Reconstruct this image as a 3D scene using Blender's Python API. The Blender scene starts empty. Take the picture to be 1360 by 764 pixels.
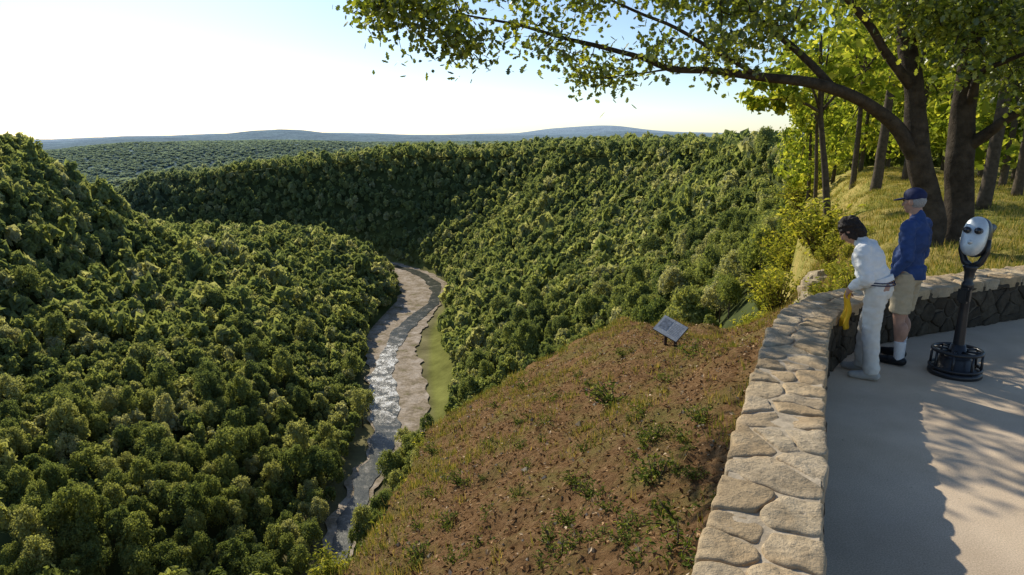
import bpy, bmesh, math, random
import numpy as np
from mathutils import Vector, Matrix, noise as mnoise
rng=np.random.default_rng(11); random.seed(11)
scene=bpy.context.scene; col=scene.collection
R=math.radians
F_=886.0; PITCH=R(12.8); CAMZ=2.25
cp,sp=math.cos(PITCH),math.sin(PITCH)
SUN_AZ,SUN_EL=R(-32),R(32)

# ------------------------------------------------------------------ helpers
def ray(u,v):
    xc=(u-680)/F_; yc=(382-v)/F_
    return np.array([xc,cp+yc*sp,-sp+yc*cp])
def PY(u,v,y):
    d=ray(u,v); return np.array([0,0,CAMZ])+d*(y/d[1])
def ss(a,b,x):
    t=np.clip((x-a)/(b-a),0,1); return t*t*(3-2*t)
def tag(o,label=None,cat=None,group=None,kind=None):
    if label: o['label']=label
    if cat: o['category']=cat
    if group: o['group']=group
    if kind: o['kind']=kind
    return o
def empty(name,loc,rz=0,label=None,cat=None,group=None):
    o=bpy.data.objects.new(name,None); col.objects.link(o)
    o.location=loc; o.rotation_euler=(0,0,rz); o.empty_display_size=.2
    return tag(o,label,cat,group)
def obj(name,me,mat=None,parent=None):
    o=bpy.data.objects.new(name,me); col.objects.link(o)
    if mat is not None and len(me.materials)==0: me.materials.append(mat)
    if parent: o.parent=parent
    return o
def np_mesh(name,V,Fa,smooth=False):
    V=np.asarray(V,dtype=np.float32); Fa=np.asarray(Fa,dtype=np.int32)
    m,k=Fa.shape
    me=bpy.data.meshes.new(name)
    me.vertices.add(len(V)); me.vertices.foreach_set('co',V.ravel())
    me.loops.add(m*k); me.loops.foreach_set('vertex_index',Fa.ravel())
    me.polygons.add(m); me.polygons.foreach_set('loop_start',np.arange(0,m*k,k,dtype=np.int32))
    me.polygons.foreach_set('use_smooth',np.full(m,smooth,dtype=bool))
    me.update(calc_edges=True)
    return me
def attr(me,name,vals,typ='FLOAT'):
    a=me.attributes.new(name,typ,'POINT')
    a.data.foreach_set('value' if typ=='FLOAT' else 'color',np.asarray(vals,dtype=np.float32).ravel())
class MB:
    def __init__(s): s.v=[]; s.f=[]
    def add(s,V,Fc):
        b=len(s.v); s.v+= [tuple(map(float,p)) for p in V]; s.f+=[tuple(int(i)+b for i in f) for f in Fc]; return s
    def mesh(s,name,smooth=False):
        me=bpy.data.meshes.new(name); me.from_pydata(s.v,[],s.f); me.update()
        me.polygons.foreach_set('use_smooth',np.full(len(me.polygons),smooth,dtype=bool)); return me
    def build(s,name,mat,parent=None,smooth=False): return obj(name,s.mesh(name,smooth),mat,parent)
def frame(a):
    a=np.asarray(a,float); a=a/(np.linalg.norm(a)+1e-9)
    h=np.array([0,0,1.]) if abs(a[2])<.9 else np.array([1.,0,0])
    u=np.cross(h,a); u/=np.linalg.norm(u); return a,u,np.cross(a,u)
def tube(pts,rad,n=8,cap=True,wob=0):
    pts=np.asarray(pts,float); V=[]; Fq=[]
    m=len(pts)
    for i in range(m):
        d=pts[min(i+1,m-1)]-pts[max(i-1,0)]
        a,u,w=frame(d)
        if i:
            u=pu-a*np.dot(pu,a); u/=np.linalg.norm(u)+1e-9; w=np.cross(a,u)
        pu=u
        for k in range(n):
            t=2*math.pi*k/n; r=rad[i]
            if wob: r*=1+wob*mnoise.noise(Vector((pts[i][2]*1.5,math.cos(t)*1.7,math.sin(t)*1.7+pts[i][0])))
            V.append(pts[i]+u*r*math.cos(t)+w*r*math.sin(t))
    for i in range(m-1):
        for k in range(n):
            Fq.append((i*n+k,i*n+(k+1)%n,(i+1)*n+(k+1)%n,(i+1)*n+k))
    if cap:
        Fq.append(tuple(range(n-1,-1,-1))); Fq.append(tuple((m-1)*n+k for k in range(n)))
    return V,Fq
def lathe(prof,n=28,c=(0,0,0)):
    V=[];Fq=[]
    for r,z in prof:
        for k in range(n):
            t=2*math.pi*k/n; V.append((c[0]+r*math.cos(t),c[1]+r*math.sin(t),c[2]+z))
    for i in range(len(prof)-1):
        for k in range(n): Fq.append((i*n+k,i*n+(k+1)%n,(i+1)*n+(k+1)%n,(i+1)*n+k))
    Fq.append(tuple(range(n-1,-1,-1))); Fq.append(tuple((len(prof)-1)*n+k for k in range(n)))
    return V,Fq
def torus(Rr,r,z,n=40,m=10):
    V=[];Fq=[]
    for i in range(n):
        a=2*math.pi*i/n
        for j in range(m):
            b=2*math.pi*j/m; V.append(((Rr+r*math.cos(b))*math.cos(a),(Rr+r*math.cos(b))*math.sin(a),z+r*math.sin(b)))
    for i in range(n):
        for j in range(m): Fq.append((i*m+j,((i+1)%n)*m+j,((i+1)%n)*m+(j+1)%m,i*m+(j+1)%m))
    return V,Fq
def box(c,s,bev=.006,rot=None):
    bm=bmesh.new(); bmesh.ops.create_cube(bm,size=1)
    bmesh.ops.scale(bm,vec=s,verts=bm.verts)
    if bev: bmesh.ops.bevel(bm,geom=bm.edges[:],offset=bev,segments=2,affect='EDGES')
    if rot is not None: bmesh.ops.transform(bm,matrix=rot.to_4x4(),verts=bm.verts)
    bmesh.ops.translate(bm,vec=c,verts=bm.verts)
    bm.verts.index_update()
    V=[tuple(v.co) for v in bm.verts]; Fq=[tuple(v.index for v in f.verts) for f in bm.faces]; bm.free(); return V,Fq
def catmull(pts,step):
    pts=np.asarray(pts,float); P=np.vstack([2*pts[0]-pts[1],pts,2*pts[-1]-pts[-2]])
    out=[]
    for i in range(1,len(P)-2):
        n=max(2,int(np.linalg.norm(P[i+1]-P[i])/step))
        for t in np.linspace(0,1,n,endpoint=False):
            a,b,c,d=P[i-1],P[i],P[i+1],P[i+2]
            out.append(.5*((2*b)+(-a+c)*t+(2*a-5*b+4*c-d)*t*t+(-a+3*b-3*c+d)*t**3))
    out.append(P[-2]); return np.array(out)
def _hash(ix,iy,seed):
    n=(ix*374761393+iy*668265263+seed*974711)&0x7fffffff
    n=((n^(n>>13))*1274126177)&0x7fffffff
    return ((n^(n>>16))&0xffff)/65535.0
def vnoise(x,y,seed=0):
    x=np.asarray(x,float);y=np.asarray(y,float)
    ix=np.floor(x).astype(np.int64);iy=np.floor(y).astype(np.int64)
    fx=x-ix;fy=y-iy;fx=fx*fx*(3-2*fx);fy=fy*fy*(3-2*fy)
    a=_hash(ix,iy,seed);b=_hash(ix+1,iy,seed);c=_hash(ix,iy+1,seed);d=_hash(ix+1,iy+1,seed)
    return (a*(1-fx)+b*fx)*(1-fy)+(c*(1-fx)+d*fx)*fy
def fbm(x,y,seed=0,o=4):
    s=0;a=.5
    for k in range(o): s=s+a*vnoise(x*2**k,y*2**k,seed+k*17); a*=.5
    return s/(1-.5**o)

# ------------------------------------------------------------------ materials
def newmat(name):
    m=bpy.data.materials.new(name); m.use_nodes=True; nt=m.node_tree; nt.nodes.clear()
    out=nt.nodes.new('ShaderNodeOutputMaterial'); return m,nt,out
def N(nt,t,**kw):
    n=nt.nodes.new(t)
    for k,v in kw.items(): setattr(n,k,v)
    return n
def noise_node(nt,scale,detail=5,rough=.6,coord='Object'):
    tc=N(nt,'ShaderNodeTexCoord'); n=N(nt,'ShaderNodeTexNoise')
    n.inputs['Scale'].default_value=scale; n.inputs['Detail'].default_value=detail; n.inputs['Roughness'].default_value=rough
    nt.links.new(tc.outputs[coord],n.inputs['Vector']); return n
def ramp(nt,fac,stops):
    r=N(nt,'ShaderNodeValToRGB'); e=r.color_ramp.elements
    while len(e)<len(stops): e.new(.5)
    for i,(p,c) in enumerate(stops): e[i].position=p; e[i].color=(*c,1)
    nt.links.new(fac,r.inputs[0]); return r
def mixc(nt,fac,a,b,mode='MIX'):
    m=N(nt,'ShaderNodeMix',data_type='RGBA',blend_type=mode)
    for s,v in ((0,fac),(6,a),(7,b)):
        if isinstance(v,(int,float)): m.inputs[s].default_value=v
        elif isinstance(v,tuple): m.inputs[s].default_value=(*v,1)
        else: nt.links.new(v,m.inputs[s])
    return m.outputs[2]
def mathn(nt,op,a,b=0.):
    m=N(nt,'ShaderNodeMath',operation=op)
    for i,v in enumerate((a,b)):
        if isinstance(v,(int,float)): m.inputs[i].default_value=v
        else: nt.links.new(v,m.inputs[i])
    return m.outputs[0]
def sc(c,k): return tuple(min(1,x*k) for x in c)
def simple(name,c,rough=.6,var=.2,scale=10,bump=0,bscale=None,metal=0,spec=.3,bdist=.01):
    m,nt,out=newmat(name); b=N(nt,'ShaderNodeBsdfPrincipled')
    n=noise_node(nt,scale)
    r=ramp(nt,n.outputs['Fac'],[(.3,sc(c,1-var)),(.7,sc(c,1+var))])
    nt.links.new(r.outputs[0],b.inputs['Base Color'])
    b.inputs['Roughness'].default_value=rough; b.inputs['Metallic'].default_value=metal; b.inputs['Specular IOR Level'].default_value=spec
    if bump:
        n2=noise_node(nt,bscale or scale*3,6,.65); bp=N(nt,'ShaderNodeBump'); bp.inputs['Strength'].default_value=bump; bp.inputs['Distance'].default_value=bdist
        nt.links.new(n2.outputs['Fac'],bp.inputs['Height']); nt.links.new(bp.outputs[0],b.inputs['Normal'])
    nt.links.new(b.outputs[0],out.inputs[0]); return m
def foliage(name,stops,src='object',trans=.35,isl=.35,gloss=0,tint=(1.3,1.2,.5)):
    m,nt,out=newmat(name)
    geo=N(nt,'ShaderNodeNewGeometry')
    if src=='object': base=N(nt,'ShaderNodeObjectInfo').outputs['Random']
    elif src=='attr':
        a=N(nt,'ShaderNodeAttribute'); a.attribute_name='rnd'; base=a.outputs['Fac']
    else: base=geo.outputs['Random Per Island']
    r=ramp(nt,base,stops)
    k=mathn(nt,'ADD',mathn(nt,'MULTIPLY',geo.outputs['Random Per Island'],2*isl),1-isl)
    cb=N(nt,'ShaderNodeCombineColor')
    for i in range(3): nt.links.new(k,cb.inputs[i])
    c=mixc(nt,1.0,r.outputs[0],cb.outputs[0],'MULTIPLY')
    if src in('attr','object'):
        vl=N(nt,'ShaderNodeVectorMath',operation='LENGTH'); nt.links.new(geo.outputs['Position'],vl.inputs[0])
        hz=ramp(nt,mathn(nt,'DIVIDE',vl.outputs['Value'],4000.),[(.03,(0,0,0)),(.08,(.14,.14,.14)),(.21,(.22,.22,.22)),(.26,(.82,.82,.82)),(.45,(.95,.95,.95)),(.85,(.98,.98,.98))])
        c=mixc(nt,hz.outputs[0],c,(.25,.33,.37))  # aerial haze painted into the leaf colour, stronger with distance from the origin
    d=N(nt,'ShaderNodeBsdfDiffuse'); t=N(nt,'ShaderNodeBsdfTranslucent'); mx=N(nt,'ShaderNodeMixShader'); mx.inputs[0].default_value=trans
    nt.links.new(c,d.inputs[0])
    tcol=mixc(nt,1.0,c,tint,'MULTIPLY'); nt.links.new(tcol,t.inputs[0])
    nt.links.new(d.outputs[0],mx.inputs[1]); nt.links.new(t.outputs[0],mx.inputs[2])
    sh=mx.outputs[0]
    if gloss:
        g=N(nt,'ShaderNodeBsdfGlossy'); g.inputs['Roughness'].default_value=.4; m2=N(nt,'ShaderNodeMixShader'); m2.inputs[0].default_value=gloss
        nt.links.new(sh,m2.inputs[1]); nt.links.new(g.outputs[0],m2.inputs[2]); sh=m2.outputs[0]
    nt.links.new(sh,out.inputs[0]); return m
FOR=[(0,(.16,.205,.066)),(.35,(.235,.275,.086)),(.65,(.31,.345,.11)),(.86,(.41,.42,.175)),(1,(.50,.49,.29))]
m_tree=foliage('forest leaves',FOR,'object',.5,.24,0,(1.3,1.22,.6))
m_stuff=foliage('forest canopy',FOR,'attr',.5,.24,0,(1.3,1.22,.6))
m_oak=foliage('oak leaves',[(0,(.07,.105,.02)),(.5,(.165,.22,.038)),(1,(.33,.36,.06))],'island',.56,.22,.06,(1.42,1.3,.5))
m_bg=foliage('park leaves',[(0,(.13,.19,.035)),(.5,(.26,.33,.06)),(1,(.46,.46,.10))],'island',.58,.25,0,(1.38,1.28,.5))
m_shrub=foliage('shrub leaves',[(0,(.16,.20,.04)),(.5,(.33,.36,.065)),(1,(.52,.48,.11))],'island',.48,.3)
m_weed=foliage('weed leaves',[(0,(.08,.125,.028)),(.5,(.15,.205,.045)),(1,(.28,.28,.085))],'island',.4,.3)
m_grass=foliage('grass blades',[(0,(.11,.16,.03)),(.42,(.21,.24,.05)),(.7,(.36,.29,.095)),(1,(.52,.39,.17))],'island',.35,.2)
m_litter=foliage('dry litter',[(0,(.10,.052,.026)),(.5,(.26,.145,.07)),(.9,(.42,.27,.14)),(1,(.58,.46,.32))],'island',.1,.2)
m_bark=simple('oak bark',(.07,.055,.04),.9,.5,6,.9,22,spec=.1,bdist=.03)
m_bark2=simple('bark',(.095,.074,.053),.9,.4,8,.6,20,spec=.1)
m_mortar=simple('mortar',(.46,.375,.265),.95,.3,14,.6,60,spec=.1)

def stone_mat(name,stops,dark=.5):
    m,nt,out=newmat(name); b=N(nt,'ShaderNodeBsdfPrincipled'); geo=N(nt,'ShaderNodeNewGeometry')
    r=ramp(nt,geo.outputs['Random Per Island'],stops)
    n1=noise_node(nt,5,8,.7); n2=noise_node(nt,38,6,.7); n3=noise_node(nt,2.2,4,.5)
    c=mixc(nt,1.0,r.outputs[0],ramp(nt,n1.outputs['Fac'],[(.3,(dark,dark*.96,dark*.9)),(.62,(1.1,1.08,1.05))]).outputs[0],'MULTIPLY')
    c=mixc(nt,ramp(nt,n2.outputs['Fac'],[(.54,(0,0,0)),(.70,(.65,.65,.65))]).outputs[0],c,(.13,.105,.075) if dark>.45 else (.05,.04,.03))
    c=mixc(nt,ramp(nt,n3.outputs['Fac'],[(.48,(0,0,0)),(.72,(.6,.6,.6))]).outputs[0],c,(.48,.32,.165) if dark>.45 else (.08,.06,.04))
    nt.links.new(c,b.inputs['Base Color']); b.inputs['Roughness'].default_value=.85; b.inputs['Specular IOR Level'].default_value=.15
    bp=N(nt,'ShaderNodeBump'); bp.inputs['Strength'].default_value=1; bp.inputs['Distance'].default_value=.03
    s=mathn(nt,'ADD',n1.outputs['Fac'],mathn(nt,'MULTIPLY',n2.outputs['Fac'],.5)); nt.links.new(s,bp.inputs['Height']); nt.links.new(bp.outputs[0],b.inputs['Normal'])
    nt.links.new(b.outputs[0],out.inputs[0]); return m
m_stone=stone_mat('coping stone',[(0,(.44,.33,.20)),(.35,(.60,.46,.285)),(.7,(.50,.41,.29)),(1,(.68,.54,.35))])
m_face=stone_mat('shade-painted face stone',[(0,(.06,.049,.036)),(.5,(.085,.07,.05)),(1,(.115,.094,.066))],.4)  # stone colour darkened to paint in the shade on the wall's inner face
m_mortar2=simple('shade-painted mortar',(.12,.10,.075),.95,.3,14,.6,60,spec=.1)  # darker copy of the mortar, with the wall's shade put into its colour
m_rock=stone_mat('cliff rock',[(0,(.50,.41,.27)),(1,(.62,.52,.35))])

# ------------------------------------------------------------------ terrain
RIVER=np.array([(-120,-80),(-85,20),(-62,100),(-51,160),(-53,209),(-50,257),(-61,328),(-70,411),(-66,491),(-78,570),(-130,640),(-250,680),(-420,715),(-700,800),(-1400,1050)],float)
RIM=np.array([(-14,-80),(-6,-12),(-3.0,3),(-1.9,7.0),(-1.75,10.5),(-1.85,14),(.5,17),(4,17.6),(7.2,17.6),(9.0,20),(10.7,24),(13.4,31),(22,50),(45,100),(88,190),(108,280),(118,400),(95,500),(40,560),(52,640),(0,690),(-90,728),(-210,764),(-330,790),(-500,835),(-800,930),(-1500,1230)],float)
WALL=catmull([(-1.2,-3.2),(.25,.18),(1.2,2.26),(1.75,3.45),(2.28,4.6),(2.72,5.5),(3.12,6.2),(3.68,6.8),(4.5,7.28),(5.5,7.72),(6.6,8.2),(9,9.25),(13,11)],.06)
WALLW=.46; WALLH=.55
def polydist(x,y,L):
    best=np.full(x.shape,1e18); sg=np.zeros(x.shape)
    for (ax,ay),(bx,by) in zip(L[:-1],L[1:]):
        dx,dy=bx-ax,by-ay; t=np.clip(((x-ax)*dx+(y-ay)*dy)/(dx*dx+dy*dy),0,1)
        ex=x-(ax+t*dx); ey=y-(ay+t*dy); d=ex*ex+ey*ey
        c=dx*(y-ay)-dy*(x-ax); k=d<best
        best=np.where(k,d,best); sg=np.where(k,np.sign(c),sg)
    return np.sqrt(best),sg
WALLC=WALL[::8]
def terr(x,y,full=False):
    x=np.asarray(x,float); y=np.asarray(y,float)
    d,s=polydist(x,y,RIVER); e,es=polydist(x,y,RIM); r=np.hypot(x,y); az=np.degrees(np.arctan2(x,y))
    pl=-(x-.72)*.91+(y-2.33)*.414
    q=x/np.maximum(y,.5)+.06*(fbm(x*.9,y*.9,13)-.5)
    near=-.4-.53*np.clip(pl,0,7.5)+.66*ss(0,2.5,-pl)-.2*np.clip(y-8.5,0,10)*ss(.15,.38,q)*(1-ss(.42,.54,q))*(y>2)+.45*(fbm(x*.5,y*.5,3)-.5)+.3*(fbm(x*2,y*2,5)-.5)
    wf=ss(45,200,r)
    far=-13-(9*ss(-150,80,-x)+12*ss(120,260,-x)+18*ss(250,430,-x)+62*ss(430,600,-x))*ss(450,700,y)+5*(fbm(x/60,y/60,9)-.5)
    zp=near*(1-wf)+far*wf
    e2=e*(1+.7*ss(30,150,r)*(1-.7*ss(500,620,y))*(fbm(x/55,y/55,21)-.5))
    de=np.maximum(d-20,0)
    f=(e2/(e2+de+1e-6))
    ex=.72+.16*ss(480,620,y)
    zo=np.where(es>0,zp+(-120-zp)*f**ex,zp)
    H=np.interp(d,[0,20,50,120,155,190,235,300,600],[0,0,15,31,46,84,117,127,130])
    H=np.where(H>30,30+(H-30)*(1-.66*ss(400,485,y)),H)
    bst=ss(440,530,y); H=np.maximum(H,np.minimum(H*(1+.8*bst),34*bst))
    zl=-120+H+np.interp(d,[20,80],[0,1])*8*(fbm(x/50,y/50,33)-.5)
    left=s>0
    z=np.where(left,zl,zo)
    wl=ss(0,14,-az-2)
    dist=-30+12*(fbm(x/500,y/500,41)-.5)-wl*110*ss(950,1500,r)+wl*(116+34*(fbm(x/450,y/450,44)-.5)-40*ss(-28,-36,az))*ss(1800,2900,r)
    wr=ss(-36,-17,az)
    rid1=wr*(22+55*fbm(az/9+5,r*0+2,55,3))*ss(4200,5600,r)
    rid2=wr*(90*fbm(az/12+9,r*0+7,57,3)-8)*ss(7500,10000,r)
    hump=95*np.exp(-((az-6.5)/5)**2)*ss(7500,10500,r)
    dist=dist+rid1+rid2+hump
    z=z*(1-ss(950,1200,r))+dist*ss(950,1200,r)
    ws_d,ws=polydist(x,y,WALLC)
    sd=ws*ws_d
    k=(1-ss(.06,.36,sd))*(r<40)
    z=z*(1-k)+(-.5)*k
    if full: return z,d,left,e,es,r,az,pl
    return z
ths=np.radians(np.concatenate([np.linspace(-180,-66,40,endpoint=False),np.linspace(-66,66,560,endpoint=False),np.linspace(66,180,40,endpoint=False)]))
rs=np.geomspace(.8,15000,440)
TH,RR=np.meshgrid(ths,rs); gx=RR*np.sin(TH); gy=RR*np.cos(TH)
gz,gd,gl,ge,ges,gr,gaz,gpl=terr(gx,gy,True)
nr,na=gx.shape
V=np.stack([gx,gy,gz],-1).reshape(-1,3)
I=np.arange(nr*na).reshape(nr,na); J=np.roll(I,-1,1)
Fg=np.stack([I[:-1],I[1:],J[1:],J[:-1]],-1).reshape(-1,4)
me=np_mesh('ground',V,Fg,True)
fr=gr[:-1].reshape(-1)
c=np.zeros((nr,na,3)); c[:]=(.075,.09,.034)
def lerp(c,w,t): return c*(1-w[...,None])+np.array(t)*w[...,None]
bank=(~gl)&(ges>0)
c=lerp(c,ss(46,32,gd)*bank+0.,(.20,.205,.06))
c=lerp(c,ss(20,15,gd)*1.0,(.20,.18,.09))
c=lerp(c,ss(800,1300,gr),(.15,.20,.19))  # from here on, aerial haze painted into the ground colour by distance
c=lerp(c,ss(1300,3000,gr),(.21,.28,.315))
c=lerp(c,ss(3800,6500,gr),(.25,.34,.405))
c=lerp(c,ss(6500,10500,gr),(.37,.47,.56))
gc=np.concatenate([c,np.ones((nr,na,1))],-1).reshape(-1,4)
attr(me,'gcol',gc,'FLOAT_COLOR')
gq=gx/np.maximum(gy,.5)
gw=np.maximum(ss(-.2,-1.6,gpl+.8*(fbm(gx*.4,gy*.4,8)-.5)),ss(17.5,19.5,gy)*(gx>4))*np.where((gy>8)&(gy<20),ss(.47,.56,gq),1)
attr(me,'grassw',gw.reshape(-1))
def ground_mats():
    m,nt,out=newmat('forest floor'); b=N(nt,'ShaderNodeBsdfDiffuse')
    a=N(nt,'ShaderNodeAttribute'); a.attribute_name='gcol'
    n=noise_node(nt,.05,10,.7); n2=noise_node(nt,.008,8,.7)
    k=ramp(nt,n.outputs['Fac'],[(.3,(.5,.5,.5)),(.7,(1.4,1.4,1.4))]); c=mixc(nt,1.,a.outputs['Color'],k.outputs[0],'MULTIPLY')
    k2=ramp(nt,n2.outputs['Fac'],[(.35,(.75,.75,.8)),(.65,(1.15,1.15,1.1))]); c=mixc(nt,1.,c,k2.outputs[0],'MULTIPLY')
    nt.links.new(c,b.inputs[0]); nt.links.new(b.outputs[0],out.inputs[0])
    m2,nt,out=newmat('soil and turf'); b=N(nt,'ShaderNodeBsdfDiffuse')
    a=N(nt,'ShaderNodeAttribute'); a.attribute_name='grassw'
    n=noise_node(nt,.9,8,.7); n1=noise_node(nt,9,8,.75); n2=noise_node(nt,.6,5,.6)
    soil=ramp(nt,n1.outputs['Fac'],[(.25,(.08,.045,.022)),(.5,(.24,.138,.066)),(.75,(.40,.255,.135))]).outputs[0]
    soil=mixc(nt,ramp(nt,n.outputs['Fac'],[(.48,(0,0,0)),(.63,(.65,.65,.65))]).outputs[0],soil,(.19,.18,.055))
    turf=ramp(nt,n1.outputs['Fac'],[(.3,(.27,.23,.06)),(.5,(.48,.38,.12)),(.75,(.64,.49,.19))]).outputs[0]
    turf=mixc(nt,ramp(nt,n2.outputs['Fac'],[(.42,(0,0,0)),(.62,(.8,.8,.8))]).outputs[0],turf,(.27,.28,.065))
    c=mixc(nt,a.outputs['Fac'],soil,turf); nt.links.new(c,b.inputs[0])
    bp=N(nt,'ShaderNodeBump'); bp.inputs['Strength'].default_value=1; bp.inputs['Distance'].default_value=.1
    nt.links.new(n1.outputs['Fac'],bp.inputs['Height']); nt.links.new(bp.outputs[0],b.inputs['Normal'])
    nt.links.new(b.outputs[0],out.inputs[0]); return m,m2
for mm in ground_mats(): me.materials.append(mm)
me.polygons.foreach_set('material_index',(fr<70).astype(np.int32))
g=obj('ground',me); tag(g,kind='structure')

# river and gravel
RC=catmull(RIVER[:13],2.5)
def strip(name,hw_l,hw_r,z,mat,off,nx=8,noisew=0,fw=0):
    P=RC; T=np.gradient(P,axis=0); T/=np.linalg.norm(T,axis=1)[:,None]; Rn=np.stack([T[:,1],-T[:,0]],1)
    s=np.arange(len(P)); nz=lambda sd: noisew*(fbm(s*.055,s*0+sd,61)-.5)+fw*(fbm(s*.31,s*0+sd,66,3)-.5)
    a=-(hw_l+nz(3))+off; b=hw_r+nz(9)+off
    V=[]; 
    for k in range(nx+1):
        t=k/nx; w=a+(b-a)*t; q=P+Rn*w[:,None]; V.append(np.column_stack([q,np.full(len(P),z)]))
    V=np.stack(V,1).reshape(-1,3); n=len(P); I=np.arange(n*(nx+1)).reshape(n,nx+1)
    Fq=np.stack([I[:-1,:-1],I[:-1,1:],I[1:,1:],I[1:,:-1]],-1).reshape(-1,4)
    o=obj(name,np_mesh(name,V,Fq,True),mat); tag(o,kind='structure'); return o
RY=RC[:,1]
offs=np.interp(RY,[100,160,209,257,330,411,491,570],[0,0,1,-3,-8,0,9,3]); offs[RC[:,0]<-100]=0
m_gravel,nt,out=newmat('river gravel'); b=N(nt,'ShaderNodeBsdfDiffuse'); n=noise_node(nt,.11,9,.75); n2=noise_node(nt,.8,6,.7)
c=ramp(nt,n.outputs['Fac'],[(.34,(.17,.165,.07)),(.43,(.30,.24,.165)),(.53,(.42,.345,.265)),(.66,(.53,.46,.38))]).outputs[0]
c=mixc(nt,1.,c,ramp(nt,n2.outputs['Fac'],[(.3,(.55,.55,.55)),(.7,(1.3,1.3,1.3))]).outputs[0],'MULTIPLY'); nt.links.new(c,b.inputs[0]); nt.links.new(b.outputs[0],out.inputs[0])
strip('gravel_bank',np.interp(RY,[150,230,280,400,500],[4.5,6,11,21,22]),np.interp(RY,[150,230,280,400,500],[4,6,13,13,14]),-119.3,m_gravel,np.interp(RY,[160,250,330,411,491],[0,1,1,-1,-1]),8,8,6)
m_water,nt,out=newmat('river water'); b=N(nt,'ShaderNodeBsdfPrincipled')
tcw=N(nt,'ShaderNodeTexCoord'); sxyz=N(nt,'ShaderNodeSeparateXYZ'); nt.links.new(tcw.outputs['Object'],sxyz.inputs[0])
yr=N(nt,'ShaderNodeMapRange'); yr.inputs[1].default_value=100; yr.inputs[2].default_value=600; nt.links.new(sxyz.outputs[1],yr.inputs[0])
rap_glint=ramp(nt,yr.outputs[0],[(0,(.0,.0,.0)),(.30,(.12,.12,.12)),(.38,(.9,.9,.9)),(.46,(1,1,1)),(.54,(1,1,1)),(.60,(.2,.2,.2)),(1,(.03,.03,.03))]).outputs[0]  # rapids stretch, also the zone where the sun glint is painted in
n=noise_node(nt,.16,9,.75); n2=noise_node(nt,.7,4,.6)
foam_glint=ramp(nt,mathn(nt,'ADD',n.outputs['Fac'],mathn(nt,'MULTIPLY',rap_glint,.15)),[(.48,(.03,.034,.024)),(.56,(.07,.068,.048)),(.63,(.2,.18,.14)),(.72,(.65,.64,.61))]); nt.links.new(foam_glint.outputs[0],b.inputs['Base Color'])  # whitish foam patches that also paint the sun glint into the water colour
b.inputs['Roughness'].default_value=.32; b.inputs['Specular IOR Level'].default_value=.22
bp=N(nt,'ShaderNodeBump'); bp.inputs['Distance'].default_value=.6
patch=ramp(nt,n.outputs['Fac'],[(.40,(.1,.1,.1)),(.53,(1,1,1))]).outputs[0]
nt.links.new(mathn(nt,'ADD',mathn(nt,'MULTIPLY',rap_glint,patch),.1),bp.inputs['Strength'])
nt.links.new(n2.outputs['Fac'],bp.inputs['Height']); nt.links.new(bp.outputs[0],b.inputs['Normal']); nt.links.new(b.outputs[0],out.inputs[0])
hw=np.interp(RY,[150,230,300,420,500],[2.5,3.4,6.2,4.6,4.2])
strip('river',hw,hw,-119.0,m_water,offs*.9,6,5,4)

# ------------------------------------------------------------------ forest
def unit(n):
    v=rng.normal(size=(n,3)); return v/np.linalg.norm(v,axis=1)[:,None]
def rhomb(P,Nn,s,asp=.62):
    n=len(P); t=np.cross(Nn,unit(n)); t/=np.linalg.norm(t,axis=1)[:,None]+1e-9; b=np.cross(Nn,t); b/=np.linalg.norm(b,axis=1)[:,None]+1e-9
    s=np.asarray(s).reshape(-1,1)*np.ones((n,1)); bend=Nn*s*.25
    V=np.stack([P+t*s,P+b*s*asp+bend,P-t*s,P-b*s*asp+bend],1).reshape(-1,3)
    return V,np.arange(4*n).reshape(n,4)
def crown(nc,nq,qs,Rr,Hh,z0,low=-.35):
    d=unit(nc*3); d=d[d[:,2]>low][:nc]; k=rng.uniform(.45,.80,len(d)); C=d*k[:,None]
    rc=rng.uniform(.24,.44,len(C))
    w=rc**2; idx=rng.choice(len(C),nq,p=w/w.sum())
    dd=unit(nq)+C[idx]*.9+np.array([0,0,.25]); dd/=np.linalg.norm(dd,axis=1)[:,None]
    P=C[idx]+dd*(rc[idx]*rng.uniform(.7,1.2,nq))[:,None]
    inner=rng.random(nq)<.2; P[inner]=C[idx][inner]+dd[inner]*(rc[idx][inner]*.55)[:,None]
    P=P*np.array([Rr,Rr,Hh])+np.array([0,0,z0])
    Nn=dd+.7*unit(nq); Nn/=np.linalg.norm(Nn,axis=1)[:,None]
    s=qs*rng.uniform(.65,1.35,nq)*np.where(inner,1.9,1)
    return rhomb(P,Nn,s)
def cand(r0,r1,sp):
    n=int(r1/sp)+2
    X,Y=np.meshgrid(np.arange(-n,n)*sp,np.arange(-2,n)*sp); X=X.ravel()+rng.uniform(-.42,.42,X.size)*sp; Y=Y.ravel()+rng.uniform(-.42,.42,Y.size)*sp
    r=np.hypot(X,Y); az=np.degrees(np.arctan2(X,Y)); k=(r>=r0)&(r<r1)&(np.abs(az)<41); return X[k],Y[k]
def los(x,y,zt,margin,can=7.):
    ok=np.ones(len(x),bool); r=np.hypot(x,y)
    for f in np.concatenate([np.geomspace(.008,.2,22),np.linspace(.24,.97,28)]):
        px,py=x*f,y*f; lz=CAMZ+(zt-CAMZ)*f
        i=np.where(ok&(r*f>2.5))[0]
        if not len(i): continue
        h=terr(px[i],py[i]); h=h+np.where((r[i]*f>150)&(r[i]*(1-f)>14),can,0)
        ok[i]&=(lz[i]+margin>h)
    return ok
X1,Y1=cand(46,520,5.0); X2,Y2=cand(520,1010,6.0); X3,Y3=cand(1010,3300,22)
X=np.concatenate([X1,X2,X3]);Y=np.concatenate([Y1,Y2,Y3]); lay=np.concatenate([np.zeros(len(X1)),np.ones(len(X2)),np.full(len(X3),2)])
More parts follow.
